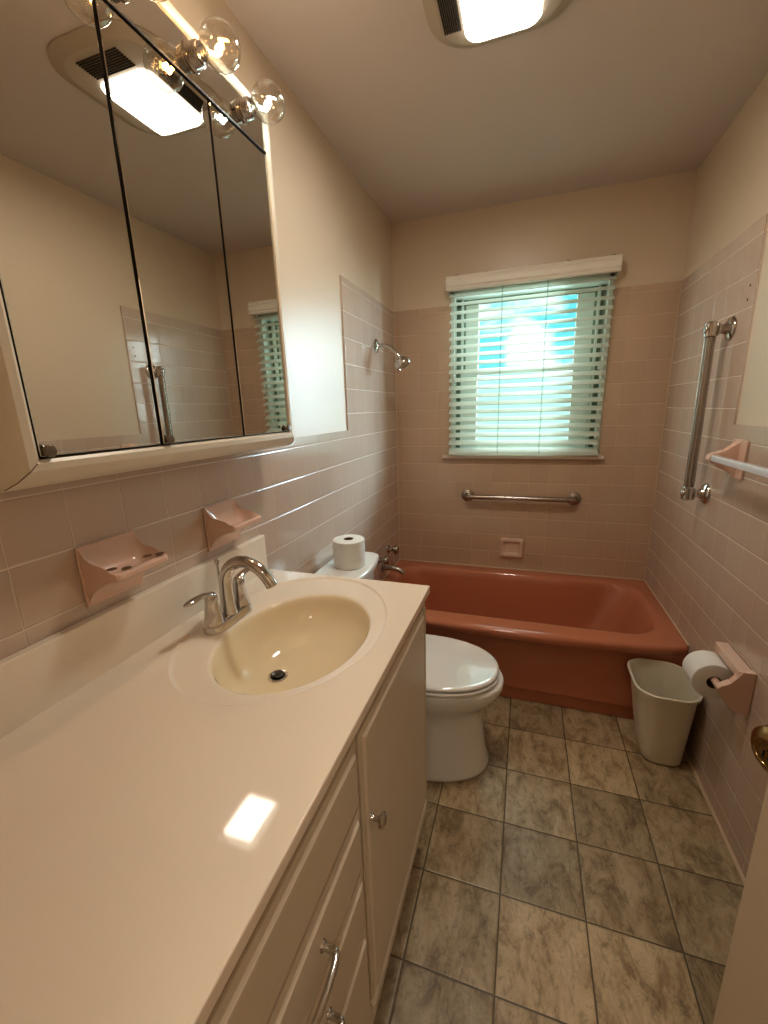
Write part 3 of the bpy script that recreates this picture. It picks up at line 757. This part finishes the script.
for i, y in enumerate((-1.633, -1.803, -1.973, -2.143)):
    z = 2.183; bx_ = MX+.069; warm = i != 0
    b = BM(); R = .040; prof = [(-.003, .0125), (.004, .0128)]
    for k in range(1, 17):
        a = PI*(.12+.88*k/16); prof.append((.042-R*math.cos(a)*1.0+.0, max(.0004, R*math.sin(a))))
    lathe(b, (MX+.029, y, z), (1, 0, 0), prof, 32, False, True); bb = obj('light_bulb', b, M['bulb'], mc, angle=80, label='clear globe bulb glowing '+('orange' if warm else 'white'))
    b = BM(); pr = [(0, .026), (.003, .026), (.005, .0215)]
    for k in range(4): pr += [(.0065+k*.0046, .0218), (.009+k*.0046, .0188)]
    pr += [(.0265, .0185), (.0275, .014), (.025, .013)]
    lathe(b, (MX+.0004, y, z), (1, 0, 0), pr, 28); obj('socket', b, M['chrome'], bb)
    b = BM()
    tube(b, [(MX+.046, y, z-.004), (MX+.062, y, z-.012), (MX+.066, y-.006, z-.006), (MX+.066, y, z+.003), (MX+.066, y+.007, z-.005), (MX+.062, y+.002, z-.011)], .0034, 8)
    obj('filament', b, M['filw'] if warm else M['filc'], bb)
    b = BM(); lathe(b, (MX+.030, y, z), (1, 0, 0), [(0, .006), (.018, .004), (.020, .002)], 12); obj('stem', b, M['glass'], bb)
    li = bpy.data.lights.new('bulb_glow', 'POINT'); li.energy = 1.2 if warm else .9; li.color = (1, .70, .42) if warm else (.92, 1, .96); li.shadow_soft_size = .005
    lo_ = bpy.data.objects.new('bulb_glow', li); COL.objects.link(lo_); lo_.location = (MX+.069, y, z)

# ------------------------------------------------------------------ CEILING FAN LIGHT
cf = empty('ceiling_fan_light', (.69, -1.34, H), 'ceiling exhaust fan with glowing rectangular lens and side grille', 'ceiling light')
b = BM()
def cr_(x0, x1, y0, y1, r, z): return rrect(x0, x1, y0, y1, r, z, 8, 4)
loft(b, [cr_(.490, .895, -1.560, -1.095, .13, H-.0005), cr_(.490, .895, -1.560, -1.095, .13, H-.004), cr_(.505, .880, -1.545, -1.110, .12, H-.012), cr_(.522, .860, -1.528, -1.125, .10, H-.020), cr_(.53, .85, -1.52, -1.135, .09, H-.022)], True, True, True)
obj('housing', b, M['housing'], cf, angle=35)
b = BM()
for k in range(9):
    x = .534+k*.0056; box(b, (x, -1.38, H-.0265), (x+.0032, -1.20, H-.018), .0008, 1)
obj('side_louver', b, M['shade'], cf)
b = BM()
for k in range(9):
    y = -1.502+k*.0082; box(b, (.615, y, H-.0255), (.775, y+.004, H-.0205), .0008, 1)
obj('grille', b, M['shade'], cf)
b = BM()
loft(b, [cr_(.592, .797, -1.418, -1.155, .030, H-.021), cr_(.590, .799, -1.420, -1.153, .034, H-.028), cr_(.594, .795, -1.416, -1.157, .038, H-.036), cr_(.606, .783, -1.404, -1.169, .036, H-.041), cr_(.64, .75, -1.37, -1.204, .03, H-.043)], True, True, True)
obj('lens', b, M['lens'], cf, angle=60)

# ------------------------------------------------------------------ LIGHT
def area(name, loc, rot, sx, sy, e, col, spread=PI):
    l = bpy.data.lights.new(name, 'AREA'); l.shape = 'RECTANGLE'; l.size = sx; l.size_y = sy; l.energy = e; l.color = col; l.spread = spread
    o = bpy.data.objects.new(name, l); COL.objects.link(o); o.location = loc; o.rotation_euler = rot
    return o
area('ceiling_lamp', (.6945, -1.287, H-.0445), (0, 0, 0), .165, .220, 5.6, (1, .93, .83))
area('hall_fill', (1.0, -3.45, H-.03), (0, 0, 0), .4, .4, 7, (1, .88, .76))  # added fill for room, counter and vanity front; no known hall fixture
area('sky_side_fill', (1.72, 1.12, 1.75), (0, 0, 0), .6, 1.1, 130, (.66, .86, 1)).rotation_euler = (PI/2, 0, math.radians(140))  # added panel outside the view, throws extra cool light on the left wall
area('sky_side_fill', (-.75, 1.25, 1.9), (0, 0, 0), .6, 1.0, 25, (.78, .90, 1)).rotation_euler = (PI/2, 0, math.radians(-128))  # second added panel out of sight, brightens the right wall
area('sky_top_fill', (.8, .95, 2.95), (-math.radians(50), 0, 0), 1.2, .6, 40, (.8, .93, 1))  # added panel above the sight line, boosts skylight through the slats
pt = area('window_portal', (.785, .17, 1.65), (-PI/2, 0, 0), .86, .96, 1, (1, 1, 1)); pt.data.cycles.is_portal = True

# sky and pale ground outside
w = bpy.data.worlds.new('World'); SC.world = w; w.use_nodes = True
nt = w.node_tree; N = nt.nodes; L = nt.links; bg = N['Background']
tc = N.new('ShaderNodeTexCoord'); sp = N.new('ShaderNodeSeparateXYZ'); L.new(tc.outputs['Generated'], sp.inputs[0])
ns = N.new('ShaderNodeTexNoise'); ns.inputs['Scale'].default_value = 5.5; ns.inputs['Detail'].default_value = 5; ns.inputs['Distortion'].default_value = .3
mpn = N.new('ShaderNodeMapping'); mpn.inputs['Scale'].default_value = (1, 1, 2.2); mpn.inputs['Location'].default_value = (.35, 0, .1)
L.new(tc.outputs['Generated'], mpn.inputs[0]); L.new(mpn.outputs[0], ns.inputs['Vector'])
cr = N.new('ShaderNodeValToRGB'); cr.color_ramp.elements[0].position = .44; cr.color_ramp.elements[0].color = (.11, .48, .54, 1)
cr.color_ramp.elements[1].position = .54; cr.color_ramp.elements[1].color = (.66, .74, .74, 1)
L.new(ns.outputs['Fac'], cr.inputs[0])
gr = N.new('ShaderNodeValToRGB'); gr.color_ramp.elements[0].position = .44; gr.color_ramp.elements[0].color = (.36, .60, .46, 1)
gr.color_ramp.elements[1].position = .52; gr.color_ramp.elements[1].color = (.33, .62, .58, 1)
mz = N.new('ShaderNodeMath'); mz.operation = 'MULTIPLY_ADD'; mz.inputs[1].default_value = .5; mz.inputs[2].default_value = .5; L.new(sp.outputs[2], mz.inputs[0]); L.new(mz.outputs[0], gr.inputs[0])
mk = N.new('ShaderNodeMapRange'); mk.inputs['From Min'].default_value = .045; mk.inputs['From Max'].default_value = .075; L.new(sp.outputs[2], mk.inputs['Value'])
mx = N.new('ShaderNodeMix'); mx.data_type = 'RGBA'; L.new(mk.outputs[0], mx.inputs['Factor']); L.new(gr.outputs[0], mx.inputs['A']); L.new(cr.outputs[0], mx.inputs['B'])
L.new(mx.outputs['Result'], bg.inputs['Color']); bg.inputs['Strength'].default_value = 1.45

# ------------------------------------------------------------------ CAMERA
cam = bpy.data.cameras.new('camera'); co = bpy.data.objects.new('camera', cam); COL.objects.link(co)
yaw, pitch_, roll = -.3274, -.2391, -.0317
cy_, sy_, cp, sp2 = math.cos(yaw), math.sin(yaw), math.cos(pitch_), math.sin(pitch_)
f = Vector((sy_*cp, cy_*cp, sp2)); r = Vector((cy_, -sy_, 0)); u = r.cross(f)
c_, s_ = math.cos(roll), math.sin(roll)
r2 = r*c_+u*s_; u2 = -r*s_+u*c_
mt = Matrix(((r2.x, u2.x, -f.x, .8083), (r2.y, u2.y, -f.y, -2.691), (r2.z, u2.z, -f.z, 1.4645), (0, 0, 0, 1)))
co.matrix_world = mt
cam.sensor_fit = 'HORIZONTAL'; cam.sensor_width = 36; cam.lens = 418.39/768*36; cam.clip_start = .01
SC.camera = co
SC.view_settings.view_transform = 'Standard'
SC.view_settings.exposure = 0.34
SC.view_settings.look = 'Medium High Contrast'
